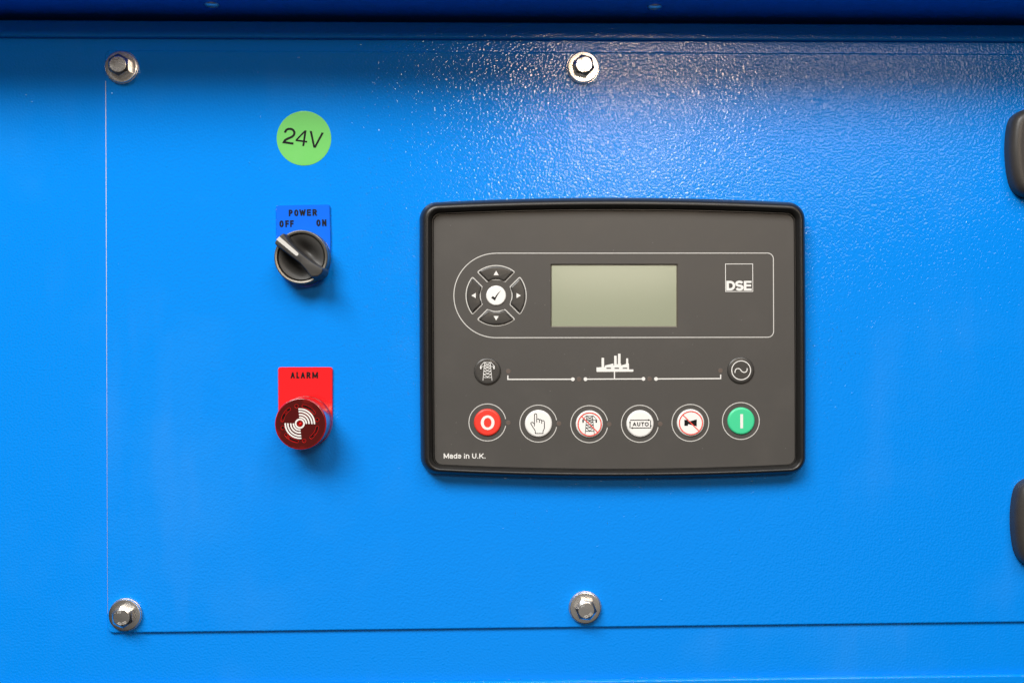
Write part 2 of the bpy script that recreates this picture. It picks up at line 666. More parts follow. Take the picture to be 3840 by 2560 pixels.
def lathe(q, cx, cy, prof, n=72, cap=True):
    return loft(q, [(circ(cx, cy, r, n), d) for r, d in prof], cap)


def slab(x0, x1, z0, z1, y0, y1, r=0.0, seg=4, edges=('bottom',)):
    """a horizontal bar along x with its front edges rounded; y0 front (smaller), y1 back"""
    sec = []
    if 'bottom' in edges and r:
        sec += [(y0 + r - r * math.sin(R(90 * i / seg)), z0 + r - r * math.cos(R(90 * i / seg))) for i in range(seg + 1)]
    else:
        sec += [(y0, z0)]
    if 'top' in edges and r:
        sec += [(y0 + r - r * math.cos(R(90 * i / seg)), z1 - r + r * math.sin(R(90 * i / seg))) for i in range(seg + 1)]
    else:
        sec += [(y0, z1)]
    sec += [(y1, z1), (y1, z0)]
    n = len(sec)
    V = [Vector((x, y, z)) for x in (x0, x1) for y, z in sec]
    Fc = [(i, (i + 1) % n, n + (i + 1) % n, n + i) for i in range(n)]
    Fc += [tuple(range(n))[::-1], tuple(range(n, 2 * n))]
    return V, Fc


def add(a, b):
    o = len(a[0])
    return (a[0] + b[0], a[1] + [tuple(o + i for i in f) for f in b[1]])


# ================================================================== THE CANOPY (blue steel cabinet the panel belongs to)
PD = 0.0022                                  # thickness of the bolted cover plate
X0, X1 = -0.62, 0.62
z_fold = P(2600, 2545, 0.003).z                  # folded lower edge of the side sheet
z_step = P(1920, 152, 0.0).z                 # lower edge of the top rail
z_gap = P(1920, 84, 0.003).z
z_over = P(1920, 68, 0.0).z

canopy = thing('generator_canopy', 'bright blue textured sheet steel cabinet side under a dark overhanging roof lip', 'cabinet',
               (0, 0, z_fold), kind='structure')
V, Fc = slab(X0, X1, z_fold - 0.03, z_step + 0.004, 0.0, 0.006)
build('side_sheet', V, Fc, 'paint', canopy, smooth=40)
V, Fc = slab(X0, X1, z_step, z_gap, -0.0030, 0.0055, r=0.0013, seg=5, edges=('bottom', 'top'))
build('top_rail', V, Fc, 'paint', canopy, smooth=40)
V, Fc = slab(X0, X1, z_fold - 0.12, z_fold, -0.0030, -0.0004, r=0.0014, seg=6, edges=('top',))
build('lower_skirt', V, Fc, 'paint', canopy, smooth=40)
V, Fc = slab(X0, X1, z_over, z_over + 0.055, -0.065, 0.020, r=0.0035, seg=6)
lip = build('roof_lip', V, Fc, 'paint', canopy, smooth=40)
V, Fc = slab(X0, X1, z_fold - 0.10, z_over - 0.0001, 0.0100, 0.014)
build('gap_shade_sheet', V, Fc, 'dark', canopy)  # near-black sheet behind the gap, its shade put into the colour


def on_underside(px, py):
    ray = axis + right * ((px - 1920) / F) + up * ((1280 - py) / F)
    t = (z_over - CAM.z) / ray.z
    return CAM + ray * t


def rivet(px, py):
    c = on_underside(px, py)
    V, Fc = [], []
    prof = [(0.0043, 0.0), (0.0043, 0.0004), (0.0037, 0.0010), (0.0026, 0.0014), (0.00165, 0.0015), (0.0015, 0.0010), (0.0012, 0.0010),
            (0.0010, 0.0016)]
    n = 28
    for r, h in prof:
        for i in range(n):
            V.append(c + Vector((r * math.cos(2 * PI * i / n), r * math.sin(2 * PI * i / n), -h)))
    for k in range(len(prof) - 1):
        for i in range(n):
            Fc.append((k * n + i, k * n + (i + 1) % n, (k + 1) * n + (i + 1) % n, (k + 1) * n + i))
    Fc.append(tuple((len(prof) - 1) * n + i for i in range(n)))
    o = build('rivet', V, Fc, 'rivet', lip, smooth=50)
    return o


rivet(795, 17)
rivet(2455, 25)

# ================================================================== COVER PLATE
xl = P(397, 1280, PD).x
zt = P(1920, 194, PD).z
zb = P(1920, 2355, PD).z
plate = thing('cover_plate', 'large flat blue steel cover plate bolted over the cabinet side and carrying the controls', 'cover plate',
              ((xl + X1) / 2, 0, zb))
rc = 0.0038
pts = []
for cx, cz, a0 in ((xl + rc, zb + rc, 180), (X1 - .03, zb + rc, 270), (X1 - .03, zt - rc, 0), (xl + rc, zt - rc, 90)):
    for i in range(9):
        a = R(a0 + 90 * i / 8)
        pts.append((cx + rc * math.cos(a), cz + rc * math.sin(a)))


def qw(x, z, d):
    return Vector((x, -d, z))


er = .0011
V, Fc = loft(qw, [(pts, 0.0003)] + [(offset(pts, er * (1 - math.cos(R(18 * i)))), PD - er + er * math.sin(R(18 * i))) for i in range(6)], cap=False)
nn = len(pts)
Fc.append(tuple(range(6 * nn, 7 * nn)))
build('plate_sheet', V, Fc, 'paint', plate, smooth=50)
# worn cut edge on the left: coating rubbed through to bare metal, thinner towards the bottom
V, Fc = [], []
za, zc, zd = zt - .019, P(397, 1500, PD).z, zb + .012
for z, w0 in ((za, .00062), (P(397, 700, PD).z, .00066), (zc, .00045), (P(397, 1800, PD).z, .00036), (zd, .00030)):
    V += [Vector((xl + .00012, -PD + .00062, z)), Vector((xl + .00025, -PD + .00022, z)), Vector((xl + .00025 + w0 * .72, -PD - .00006, z))]
for i in range(4):
    for k in range(2):
        Fc.append((3 * i + k, 3 * i + k + 1, 3 * i + k + 4, 3 * i + k + 3))
build('worn_edge', V, Fc, 'worn', plate)

# ================================================================== BOLTS
def make_bolt(label):
    s = S
    t = thing('hex_bolt', label, 'bolt', (0, 0, 0), 'stainless hex bolts holding the cover plate')

    def q(x, y, d):
        return Vector((x * s, -d, -y * s))
    V, Fc = lathe(q, 0, 0, [(60, 0), (61.5, .0002), (61.5, .0010), (60.5, .0013)], cap=True)
    build('lower_washer', V, Fc, 'steel', t, smooth=35)
    V, Fc = lathe(q, 0, 0, [(57, .0013), (58.5, .0015), (59, .0026), (57.5, .0031), (54, .0033), (30, .0033)])
    build('washer', V, Fc, 'steel', t, smooth=35)
    # hexagonal head with the chamfer that leaves a round face
    n = 72
    hexa, face, mid = [], [], []
    ra = 41.0 * math.cos(R(30))
    for i in range(n):
        a = 2 * PI * i / n
        k = ra / math.cos((a + PI / 6) % (PI / 3) - PI / 6)
        hexa.append((k * math.cos(a), k * math.sin(a)))
        face.append((30.0 * math.cos(a), 30.0 * math.sin(a)))
    dh = [.0083 - (math.hypot(*p) - ra) * s * .6 - .0006 for p in hexa]
    V, Fc = loft(q, [(hexa, .0033), (hexa, dh), (face, .0086), (offset(face, 1.5), .0087)])
    head = build('bolt_head', V, Fc, 'steel', t, smooth=28)
    ink = Ink()
    for i, ch in enumerate('A2-70'):           # stamped grade along the lower rim, three ticks above
        a = R(124 - i * 17)
        cx, cy = 21.5 * math.cos(a), 21.5 * math.sin(a)
        rot = a - PI / 2
        wd = 4.2
        write(ink, ch, [(cx - wd, cx + wd)], cy + 5, 10, 1.9, rot=rot, pivot=(cx, cy))
    for k in (-1, 0, 1):
        ink.stroke([(k * 5 - 4, -26), (k * 5 - 7, -17)], 2.2)
    V, Fc = ink.mesh(q, .00878)
    build('grade_stamp', V, Fc, 'steel_mark', head)
    return t


M['steel_mark'] = mat('stamped_steel', (0.52, 0.51, 0.49), rough=0.4, metal=0.2)  # pale diffuse tone paints the shine of the embossed marks
b0 = make_bolt('brown tinted steel bolt on wide washers at the upper left corner of the cover plate')
spots = [
    (453, 250, 0, ''),
    (2187, 251, -14, 'brightly shining steel bolt on stacked washers above the controller'),
    (467, 2306, -5, 'grey steel bolt on wide washers at the lower left corner of the cover plate'),
    (2195, 2279, -22, 'grey steel bolt on stacked washers below the controller at the plate edge'),
]
for i, (x, y, a, lab) in enumerate(spots):
    c = P(x, y, PD + .003)
    loc = Vector((c.x, -PD, c.z))
    if i == 0:
        b0.location = loc
        b0.rotation_euler = (0, R(a), 0)
    else:
        dup(b0, loc, R(a), lab)

# ================================================================== 24V STICKER
q = Q(PD)
c = P(1140, 519, PD)
st = thing('voltage_sticker', 'round green sticker reading 24V stuck on the blue plate', 'sticker', (c.x, -PD, c.z))
V, Fc = lathe(q, 1139.8, 519.3, [(102.3, PD), (102.3, PD + .00010), (101.6, PD + .00016)], n=96)
build('sticker_disc', V, Fc, 'sticker', st, smooth=30)
ink = Ink()
a = R(8.2)
ca, sa = math.cos(a), math.sin(a)


def tf24(u, v):        # u along the line of writing, v upwards, zoom pixels
    X, Y = 445 + u * ca + v * sa, 880 + u * sa - v * ca
    return (980 + X / 5.6, 380 + Y / 5.6)


two = [(24, 235)] + _el(122, 232, 100, 92, 172, 0, 16)[1:] + bez((222, 232), (222, 120), (50, 110), (27, 22), 12)[1:] + [(228, 22)]
two = [(22, 222), (24, 245)] + _el(122, 236, 97, 82, 165, 5, 16)[0:] + bez((219, 236), (219, 130), (40, 120), (26, 21), 14)[1:] + [(230, 21)]
ink.stroke([tf24(*p) for p in two], 47 / 5.6)
ink.poly([tf24(*p) for p in [(265, 80), (265, 116), (425, 333), (462, 333), (462, 117), (510, 117), (510, 80), (462, 80), (462, 0), (420, 0), (420, 80)]],
         [[tf24(*p) for p in [(307, 117), (420, 117), (420, 270)]]])
ink.poly([tf24(*p) for p in [(528, 337), (576, 337), (679, 50), (782, 337), (828, 337), (704, 0), (654, 0)]])
V, Fc = ink.mesh(q, PD + .00022)
build('lettering', V, Fc, 'ink', st)

# ================================================================== POWER SWITCH
LP = PD + .0016
q = Q(LP)
c = P(1134, 965, PD)
sw = thing('selector_switch', 'black rotary power switch turned to off on a blue legend plate', 'switch', (c.x, -PD, c.z))
cxp, cyp, rp = 1138, 972, 103
outl = [(1235, 968)]
outl = arc(cxp, cyp, rp, 8, 172, 40)
outl = [(1241, 905)] + outl[2:-2] + [(1035.5, 905)] + rounded([(1033.5, 905), (1033.5, 769.5), (1237, 765.5), (1240, 905)], [0, 11, 11, 0], 4)[1:-1]
V, Fc = loft(q, [(outl, PD), (outl, LP - .0005), (offset(outl, 2.5), LP)])
lp = build('legend_plate', V, Fc, 'blue_plate', sw, smooth=30, label='blue plate reading POWER OFF ON')
ink = Ink()
lw = 5.8
write(ink, 'POWER', [(1083, 1097.5), (1103.5, 1119), (1122.5, 1146.5), (1151, 1166.5), (1172, 1188.5)], 810, 24.5, lw, rot=R(-1.2), pivot=(1135, 800))
write(ink, 'OFF', [(1048, 1063.5), (1070, 1083.5), (1088, 1101.5)], 851.5, 25, lw, rot=R(-1.2), pivot=(1075, 840))
write(ink, 'ON', [(1186.5, 1202), (1208, 1224)], 848, 25, lw, rot=R(-1.2), pivot=(1205, 838))
V, Fc = ink.mesh(q, LP + .00008)
build('lettering', V, Fc, 'ink', lp)

BZ = PD + .0125
q = Q(BZ)
kx, ky = 1128.5, 963.5
V, Fc = lathe(q, kx, ky, [(103, LP), (103, LP + .003), (101.5, LP + .0034), (101.5, BZ - .0012), (100, BZ - .0003), (97, BZ), (91, BZ - .0002),
                          (88.5, BZ - .0008), (88, BZ - .0022)], cap=False)
build('bezel', V, Fc, 'ring', sw, smooth=40)
# knob face: two scooped lobes either side of the grip
ux, uy = math.cos(R(41.5)), math.sin(R(41.5))
V, Fc = [], []
nr, na = 26, 96
for j in range(nr + 1):
    r = 87.6 * j / nr
    for i in range(na):
        a = 2 * PI * i / na
        x, y = r * math.cos(a), r * math.sin(a)
        perp = abs(-x * uy + y * ux)
        along = x * ux + y * uy
        sc = math.exp(-((perp - 30) / 24) ** 2 - (along / 48) ** 2)
        d = BZ - .0012 - .0058 * sc + .0006 * (r / 87.6) ** 2
        if j == nr:
            d -= .0012
        V.append(q(kx + x, ky + y, d))
for j in range(nr):
    for i in range(na):
        k = (i + 1) % na
        Fc.append((j * na + i, j * na + k, (j + 1) * na + k, (j + 1) * na + i))
build('knob_face', V, Fc, 'knob', sw, smooth=60)
HT = PD + .0215
q = Q(HT)
grip = [(1063.6, 875.7), (1084.2, 907.2), (1110.9, 933.9), (1135.1, 955.7), (1173.9, 984.8), (1213, 1009), (1205.4, 1026.4), (1190, 1037),
        (1167.8, 1040), (1147.2, 1011.4), (1125.4, 987.2), (1101.2, 967.8), (1072.1, 946), (1031, 914.5), (1030.5, 907.2), (1045.4, 886.5), (1057.6, 876.5)]
grip = rounded(grip, 9, 4)
low = [(x + 5, y + 3) for x, y in offset(grip, -4.5)]
gc = (1122, 958)
# towards the lower right end the grip slopes down into the ring


def slope(pts, top):
    return [top] * len(pts)
    out = []
    for x, y in pts:
        al = (x - gc[0]) * ux + (y - gc[1]) * uy
        out.append(top - max(0.0, al - 62) * S * .75)
    return out


V, Fc = loft(q, [(low, BZ - .0040), (low, BZ + .0004), (offset(grip, -1.0), slope(grip, HT - .0016)), (offset(grip, 1.2), slope(grip, HT - .0004)),
                 (offset(grip, 4), slope(grip, HT))])
gr = build('grip', V, Fc, 'knob', sw, smooth=45)
ink = Ink()
ink.poly([(1036.5, 898.5), (1047.5, 886.5), (1117, 947.5), (1108.5, 957.5)])
ink.disc(1112.7, 952.5, 6.6)
V, Fc = ink.mesh(q, HT + .00006)
build('pointer_line', V, Fc, 'line', gr)

# ================================================================== ALARM BUZZER
LP2 = PD + .0016
q = Q(LP2)
c = P(1145, 1580, PD)
al = thing('alarm_buzzer', 'round dark red alarm buzzer on a red legend plate', 'alarm', (c.x, -PD, c.z))
outl = rounded([(1041.8, 1376), (1247.5, 1376), (1246, 1575), (1044, 1575)], [12, 12, 0, 0], 5)
outl = outl[:-2] + [(1246.5, 1560)] + arc(1147, 1578, 100, 0, 180, 30) + [(1043, 1560)]
V, Fc = loft(q, [(outl, PD), (outl, LP2 - .0005), (offset(outl, 2.5), LP2)])
lp = build('legend_plate', V, Fc, 'red_plate', al, smooth=30, label='red plate reading ALARM')
ink = Ink()
write(ink, 'ALARM', [(1090, 1105.5), (1111.5, 1122.5), (1128, 1143.5), (1149.5, 1164.5), (1171, 1192.5)], 1418, 23.5, 5.4)
V, Fc = ink.mesh(q, LP2 + .00008)
build('lettering', V, Fc, 'ink', lp)
AF = PD + .0235
q = Q(AF)
ax_, ay_ = 1127, 1589
V, Fc = lathe(q, ax_, ay_, [(100, LP2), (100, LP2 + .0030), (97.5, LP2 + .0034), (96.5, LP2 + .0042), (97, LP2 + .005), (97.2, AF - .0009)]
           + [(92.5 + 4.7 * math.cos(R(15 * i)), AF - .0009 + .0009 * math.sin(R(15 * i))) for i in range(1, 7)], cap=False)
hs = build('housing', V, Fc, 'buzzer', al, smooth=40)
fx, fy = 1124.5, 1587.5


def slot(a0, a1, r, w):
    return arc(fx, fy, r + w / 2, a0, a1, 12) + arc(fx + r * math.cos(R(a1)), fy + r * math.sin(R(a1)), w / 2, a1, a1 + 180, 6)[1:-1] \
        + arc(fx, fy, r - w / 2, a1, a0, 12) + arc(fx + r * math.cos(R(a0)), fy + r * math.sin(R(a0)), w / 2, a0 + 180, a0 + 360, 6)[1:-1]


holes = [slot(-79, -37, 67, 9.5), slot(12, 51, 67, 9.5), slot(99, 141, 67, 9.5), slot(190, 234, 67, 9.5)]
holes += [circ(fx + 66.5 * math.cos(R(a)), fy + 66.5 * math.sin(R(a)), 6.3, 20) for a in (-101, -12.5, 76, 166)]
holes += [circ(fx, fy, 8.6, 24)]
ink = Ink()
ink.poly(circ(ax_, ay_, 92.5, 96), holes)
V, Fc = ink.mesh(q, AF)
face = build('face', V, Fc, 'buzzer_face', al)
for h in holes:
    big = offset(h, -1.2)
    V, Fc = loft(q, [(h, AF - .00135), (h, AF - .0001), (offset(h, -0.2), AF + .00012), (big, AF + .00012), (big, AF - .00005)], cap=False)
    build('sound_opening', V, Fc, 'buzzer_wall', face, smooth=40)
V, Fc = lathe(q, ax_, ay_, [(90, AF - .0015), (89, AF - .0014)], n=48)
build('inner_disc', V, Fc, 'buzzer_in', al)
V, Fc = lathe(q, fx, fy, [(7.5, AF - .00138), (6.5, AF - .0007), (3.5, AF - .0004)], n=24)
build('centre_lens', V, Fc, 'buzzer_wall', al, smooth=60)
ink = Ink()
ink.ring(circ(fx, fy, 18.7, 48), circ(fx, fy, 12.8, 48))
for r in (24.2, 34.2, 45, 54.6):
    ink.stroke(arc(fx, fy, r, -96, 2, 22), 5.6)
    ink.stroke(arc(fx, fy, r, 84, 182, 22), 5.6)
V, Fc = ink.mesh(q, AF + .00008)
build('sound_symbol', V, Fc, 'white', face)

# ================================================================== CONTROLLER
FD = PD + .0062                                # front film
q = Q(FD)
c = P(2298, 1268, PD)
ctl = thing('generator_controller', 'black framed generator controller with a blank green display and round buttons', 'controller', (c.x, -PD, c.z))


def bulged(xl0, xl1, xr0, xr1, ytc, ytm, ybc, ybm, r, side=0.0, ns=22, nc=10):
    """outline with bowed top and bottom edges; (xl0,xl1) = left edge at top/bottom"""
    out = []
    tl, tr, br, bl = (xl0, ytc), (xr0, ytc), (xr1, ybc), (xl1, ybc)
    # top edge left to right
    for i in range(ns + 1):
        s = i / ns
        x = (tl[0] + r) * (1 - s) + (tr[0] - r) * s
        out.append((x, ytm + (ytc - ytm) * (2 * s - 1) ** 2))
    out += arc(tr[0] - r, ytc + r, r, -86, -4, nc)
    for i in range(ns + 1):
        s = i / ns
        y = (ytc + r) * (1 - s) + (ybc - r) * s
        out.append((xr0 + (xr1 - xr0) * s + side * (1 - (2 * s - 1) ** 2), y))
    out += arc(br[0] - r, ybc - r, r, 4, 86, nc)
    for i in range(ns + 1):
        s = i / ns
        x = (br[0] - r) * (1 - s) + (bl[0] + r) * s
        out.append((x, ybm + (ybc - ybm) * (2 * s - 1) ** 2))
    out += arc(bl[0] + r, ybc - r, r, 94, 176, nc)
    for i in range(ns + 1):
        s = i / ns
        y = (ybc - r) * (1 - s) + (ytc + r) * s
        out.append((xl1 + (xl0 - xl1) * s - side * (1 - (2 * s - 1) ** 2), y))
    out += arc(tl[0] + r, ytc + r, r, 184, 266, nc)
    return out


outer = bulged(1572, 1576, 3021, 3024, 755, 738.5, 1779, 1796, 66, 2)
inner = bulged(1625.5, 1629.5, 2977, 2981, 804, 790, 1741, 1757, 30, 1)


def lerp(a, b, t):
    return [(x0 + (x1 - x0) * t, y0 + (y1 - y0) * t) for (x0, y0), (x1, y1) in zip(a, b)]


loops = [(lerp(outer, inner, .03), PD), (lerp(outer, inner, .0), PD + .0006)]
for i in range(0, 15):
    th = R(180 * i / 14)
    t = 0.44 * (1 - math.cos(th)) + 0.0
    loops.append((lerp(outer, inner, t), PD + .0016 + .0072 * math.sin(th) + (.0052 * t if i > 7 else .0052 * t)))
loops += [(lerp(outer, inner, .90), FD + .0004), (lerp(outer, inner, .97), FD + .0004), (lerp(outer, inner, 1.0), FD + .0001), (lerp(outer, inner, 1.0), FD - .0012),
          (lerp(outer, inner, 1.03), FD - .0012)]
V, Fc = loft(q, loops, cap=False)
build('bezel', V, Fc, 'bezel', ctl, smooth=40)

scr = [(2065, 989.5), (2541.5, 989.5), (2541.5, 1226.5), (2065, 1226.5)]
ink = Ink()
film = lerp(outer, inner, 1.02)
ink.poly(film, [scr])
V, Fc = ink.mesh(q, FD)
fas = build('front_film', V, Fc, 'fascia', ctl)
# recessed display
V, Fc = loft(q, [(scr, FD), (scr, FD - .0008), (offset(scr, 4), FD - .0011)], cap=False)
V2, F2 = V, Fc
dsp = build('display', *loft(q, [(offset(scr, -2), FD - .0013), (offset(scr, -2), FD - .00115)]), 'lcd', ctl)
build('display_rim', V2, F2, 'lcd_rim', dsp)

INK = FD + .00007
# printed track round the arrow pad and display
ink = Ink()
track = [(1860, 949.4)] + [(2200, 949.4), (2520, 949.2)] + arc(2900 - 22, 949 + 22, 22, -90, 0, 8) + arc(2901 - 22, 1264 - 22, 22, 0, 90, 8) + [(2520, 1264.8), (2200, 1265.4)] + arc(1860, 1107.8, 158, 90, 270, 60)
ink.stroke(track, 3.2, closed=True)
V, Fc = ink.mesh(q, INK)
build('printed_border', V, Fc, 'line', fas)

# arrow pad
pcx, pcy = 1860.4, 1108.3


def sector(rot):
    g, ro, ri = 13.5, 112.5, 60
    pts = []
    a_o = 45 - math.degrees(math.asin(g / ro))
    a_i = 45 - math.degrees(math.asin(g / ri))
    base = arc(0, 0, ro, -a_o, a_o, 20) + arc(0, 0, ri, a_i, -a_i, 14)
    n0 = 21
    # soften the four corners
    rr = [0] * len(base)
    rr[0] = rr[n0 - 1] = rr[n0] = rr[-1] = 1
    cor = []
    N = len(base)
    for i, b in enumerate(base):
        if rr[i]:
            a_, c_ = Vector(base[i - 1]), Vector(base[(i + 1) % N])
            b_ = Vector(b)
            p0 = b_ + (a_ - b_).normalized() * 5.0
            p1 = b_ + (c_ - b_).normalized() * 5.0
            for k in range(5):
                s = k / 4
                cor.append(tuple(p0 * (1 - s) ** 2 + b_ * 2 * s * (1 - s) + p1 * s * s))
        else:
            cor.append(b)
    ca, sa = math.cos(R(rot)), math.sin(R(rot))
    return [(pcx + x * ca - y * sa, pcy + x * sa + y * ca) for x, y in cor]


for rot in (-90, 0, 90, 180):
    s0 = sector(rot)
    V, Fc = loft(q, [(offset(s0, 1.5), FD), (offset(s0, 2.2), FD + .00045), (offset(s0, 4.5), FD + .00085), (offset(s0, 8.5), FD + .00105)])
    ab = build('arrow_button', V, Fc, 'key', ctl, smooth=50)
    ink = Ink()
    ink.ring(offset(s0, -2.0), offset(s0, 1.9))
    V, Fc = ink.mesh(q, INK)
    build('button_outline', V, Fc, 'line', ab)
    ink = Ink()
    ca, sa = math.cos(R(rot)), math.sin(R(rot))
    ink.poly([(pcx + x * ca - y * sa, pcy + x * sa + y * ca) for x, y in ((92.8, 0), (76.3, 9.6), (76.3, -9.6))])
    V, Fc = ink.mesh(q, FD + .00112)
    build('arrow_symbol', V, Fc, 'white', ab)


def button(name, x, y, r, mname, hgt=.0011, label=None, flat=.80):
    prof = [(r, FD), (r * .995, FD + hgt * .25)]
    for i in range(1, 8):
        a = R(90 * i / 7)
        prof.append((r * (flat + (.99 - flat) * math.cos(a)), FD + hgt * (.25 + .75 * math.sin(a))))
    V, Fc = lathe(q, x, y, prof, n=64)
    return build(name, V, Fc, mname, ctl, smooth=60, label=label)


def symbol(ink, parent, mname, d, name='symbol'):
    V, Fc = ink.mesh(q, d)
    return build(name, V, Fc, mname, parent)


H = .0011
TOP = FD + H + .00006
cb = button('confirm_button', pcx, pcy, 37.4, 'cap_white', hgt=.0008, flat=.86, label='white round button with a tick')
ink = Ink()


def z4(x, y):
    return (1740 + x / 6.272, 980 + y / 6.272)


tick = [z4(640, 858), z4(673, 813), z4(724, 848)] + [z4(*p) for p in bez((724, 848), (770, 770), (820, 715), (872, 686), 8)[1:]] \
    + [z4(*p) for p in bez((872, 686), (815, 745), (765, 830), (728, 925), 8)[1:]]
ink.poly(tick)
symbol(ink, cb, 'soft_ink', FD + .0008 + .00006, 'tick_symbol')

# logo
ink = Ink()
ink.stroke([(2720.5, 989.8), (2822.5, 989.6), (2823, 1092.6), (2720.8, 1092.8)], 2.2, closed=True)
LB, LH = 1089.2, 36.2
# D
ink.ring([(2723.6, LB), (2723.6, LB - LH)] + [(x, y) for x, y in arc(2738.5, LB - LH / 2, 18.6, -90, 90, 16, ry=LH / 2)],
         [(2733.4, LB - 8.8), (2733.4, LB - LH + 8.8)] + [(x, y) for x, y in arc(2738.5, LB - LH / 2, 9, -90, 90, 16, ry=LH / 2 - 8.8)])
write(ink, 'S', [(2757, 2788.5)], LB + .8, LH + 1.6, 9.0, cap=0)
ink.poly([(2789.2, LB), (2789.2, LB - LH), (2818, LB - LH), (2818, LB - LH + 7.6), (2799, LB - LH + 7.6), (2799, LB - 22.6), (2816.5, LB - 22.6),
          (2816.5, LB - 15), (2799, LB - 15), (2799, LB - 7.8), (2818.8, LB - 7.8), (2818.8, LB)])
symbol(ink, fas, 'white', INK, 'logo')

# origin line
ink = Ink()


def ms(x):
    return 1640 + x / 11.76


xs = [(282, 510), (535, 690), (712, 878), (898, 1058), (1165, 1228), (1255, 1412), (1535, 1722), (1758, 1815), (1850, 2040), (2072, 2125)]
write(ink, 'MadeinU.K.', [(ms(a), ms(b)) for a, b in xs], 1718.2, 19.2, 3.5)
symbol(ink, fas, 'white', INK, 'lettering')

# mimic diagram
ink = Ink()
ink.stroke([(1904.4, 1407), (1904.4, 1421.8), (2148, 1421.3)], 4.2)
ink.disc(2148, 1421.2, 7)
ink.disc(2195.5, 1421, 7)
ink.stroke([(2195.5, 1421), (2412.7, 1420)], 4.2)
ink.disc(2412.7, 1420, 7)
ink.disc(2460, 1420, 7)
ink.stroke([(2460, 1420), (2702.4, 1418.8), (2702.4, 1403.6)], 4.2)


def zf(x, y):
    return (2220 + x / 12.06, 1310 + y / 12.06)


ink.poly([zf(*p) for p in [(203, 1010), (203, 808), (430, 797), (430, 375), (545, 375), (548, 797), (572, 797), (580, 728), (965, 628), (975, 715), (1000, 715),
                           (1000, 280), (1113, 280), (1118, 672), (1172, 660), (1175, 188), (1288, 188), (1290, 625), (1308, 640), (1322, 715), (1540, 655),
                           (1543, 400), (1635, 400), (1640, 625), (1668, 635), (1675, 900), (1870, 900), (1870, 1003)]],
         [[zf(x0, 820), zf(x1, 820), zf(x1, 873), zf(x0, 873)] for x0, x1 in ((652, 858), (1020, 1222), (1387, 1590))])
ink.stroke([zf(1015, 1000), zf(1015, 1325)], 4.2)
symbol(ink, fas, 'white', INK, 'mimic_diagram')

# unlit lamps
for x, y in ((1906.2, 1391.5), (2171.7, 1421), (2436, 1420), (2701.7, 1389), (1906, 1584.5), (2096, 1587), (2284.5, 1590), (2476, 1588.6)):
    V, Fc = lathe(q, x, y, [(8.6, FD + .00003), (8.2, FD + .00006)], n=24)
    build('indicator_lamp', V, Fc, 'led', ctl)


def pylon(ink, cx, cy, k, w):
    def z(x, y):
        return (cx + (x - 295) * k, cy + (y - 355) * k)
    L = lambda pts: ink.stroke([z(*p) for p in pts], w)
    L([(233, 209), (357, 209)])
    L([(249, 209), (222, 505)])
    L([(341, 209), (370, 505)])
    L([(237, 209), (182, 272)])
    L([(355, 209), (410, 272)])
    L([(176, 276), (416, 276)])
    for x in (188, 402):
        ink.poly([z(*p) for p in circ(0, 0, 1, 14) and [(x + 13 * math.cos(t * PI / 7), 297 + 24 * math.sin(t * PI / 7)) for t in range(14)]])
    L([(249, 212), (295, 246), (343, 212)])
    L([(246, 250), (344, 250)])
    L([(246, 262), (295, 292), (346, 262)])
    L([(243, 302), (349, 302)])
    L([(243, 303), (295, 340), (349, 303)])
    L([(238, 349), (353, 349)])
    L([(238, 350), (295, 391), (353, 350)])
    L([(234, 399), (358, 399)])
    L([(234, 400), (295, 449), (358, 400)])
    L([(229, 455), (364, 455)])


def dark_button(x, y, label):
    return button('source_button', x, y, 51.0, 'key', hgt=.0012, label=label, flat=.78)


b = dark_button(1827.7, 1391.5, 'dark round button with a white pylon')
ink = Ink()
pylon(ink, 1827.7, 1391.5, 1 / 4.356, 1.9)
symbol(ink, b, 'white', FD + .0012 + .00006, 'pylon_symbol')
b = dark_button(2777.3, 1387.5, 'dark round button with a white wave in a circle')
ink = Ink()
ink.stroke(circ(2777.5, 1387.6, 35.2, 64), 3.2, closed=True)


def z2(x, y):
    return (2300 + x / 2.751, 1260 + y / 2.751)


wave = bez((1250, 373), (1247, 325), (1295, 322), (1312, 352), 12) + bez((1312, 352), (1330, 384), (1380, 378), (1375, 333), 12)[1:]
ink.stroke([z2(*p) for p in wave], 3.3, round_cap=True)
symbol(ink, b, 'white', FD + .0012 + .00006, 'wave_symbol')


def z7(x, y):
    return (1740 + x / 4.2, 1500 + y / 4.2)


def z8(x, y):
    return (2300 + x / 4.2, 1500 + y / 4.2)


def mode(x, y, mname, label, gap):
    b = button('mode_button', x, y, 51.2, mname, hgt=H, label=label, flat=.84)
    ink = Ink()
    if gap:
        ink.stroke(arc(x - .5, y, 69.3, 10.5, 349.5, 72), 3.0)
    else:
        ink.stroke(circ(x - .5, y, 69.0, 72), 3.0, closed=True)
    symbol(ink, b, 'line', INK, 'button_outline')
    return b


b = mode(1828.3, 1583, 'cap_red', 'red round button marked O', True)
ink = Ink()
ox, oy = z7(372, 350)
ink.ring([(ox + 25.6 * math.cos(t * PI / 32), oy + 27.2 * math.sin(t * PI / 32)) for t in range(64)],
         [(ox + 14.4 * math.cos(t * PI / 32), oy + 18.2 * math.sin(t * PI / 32)) for t in range(64)])
symbol(ink, b, 'white', TOP, 'letter_symbol')

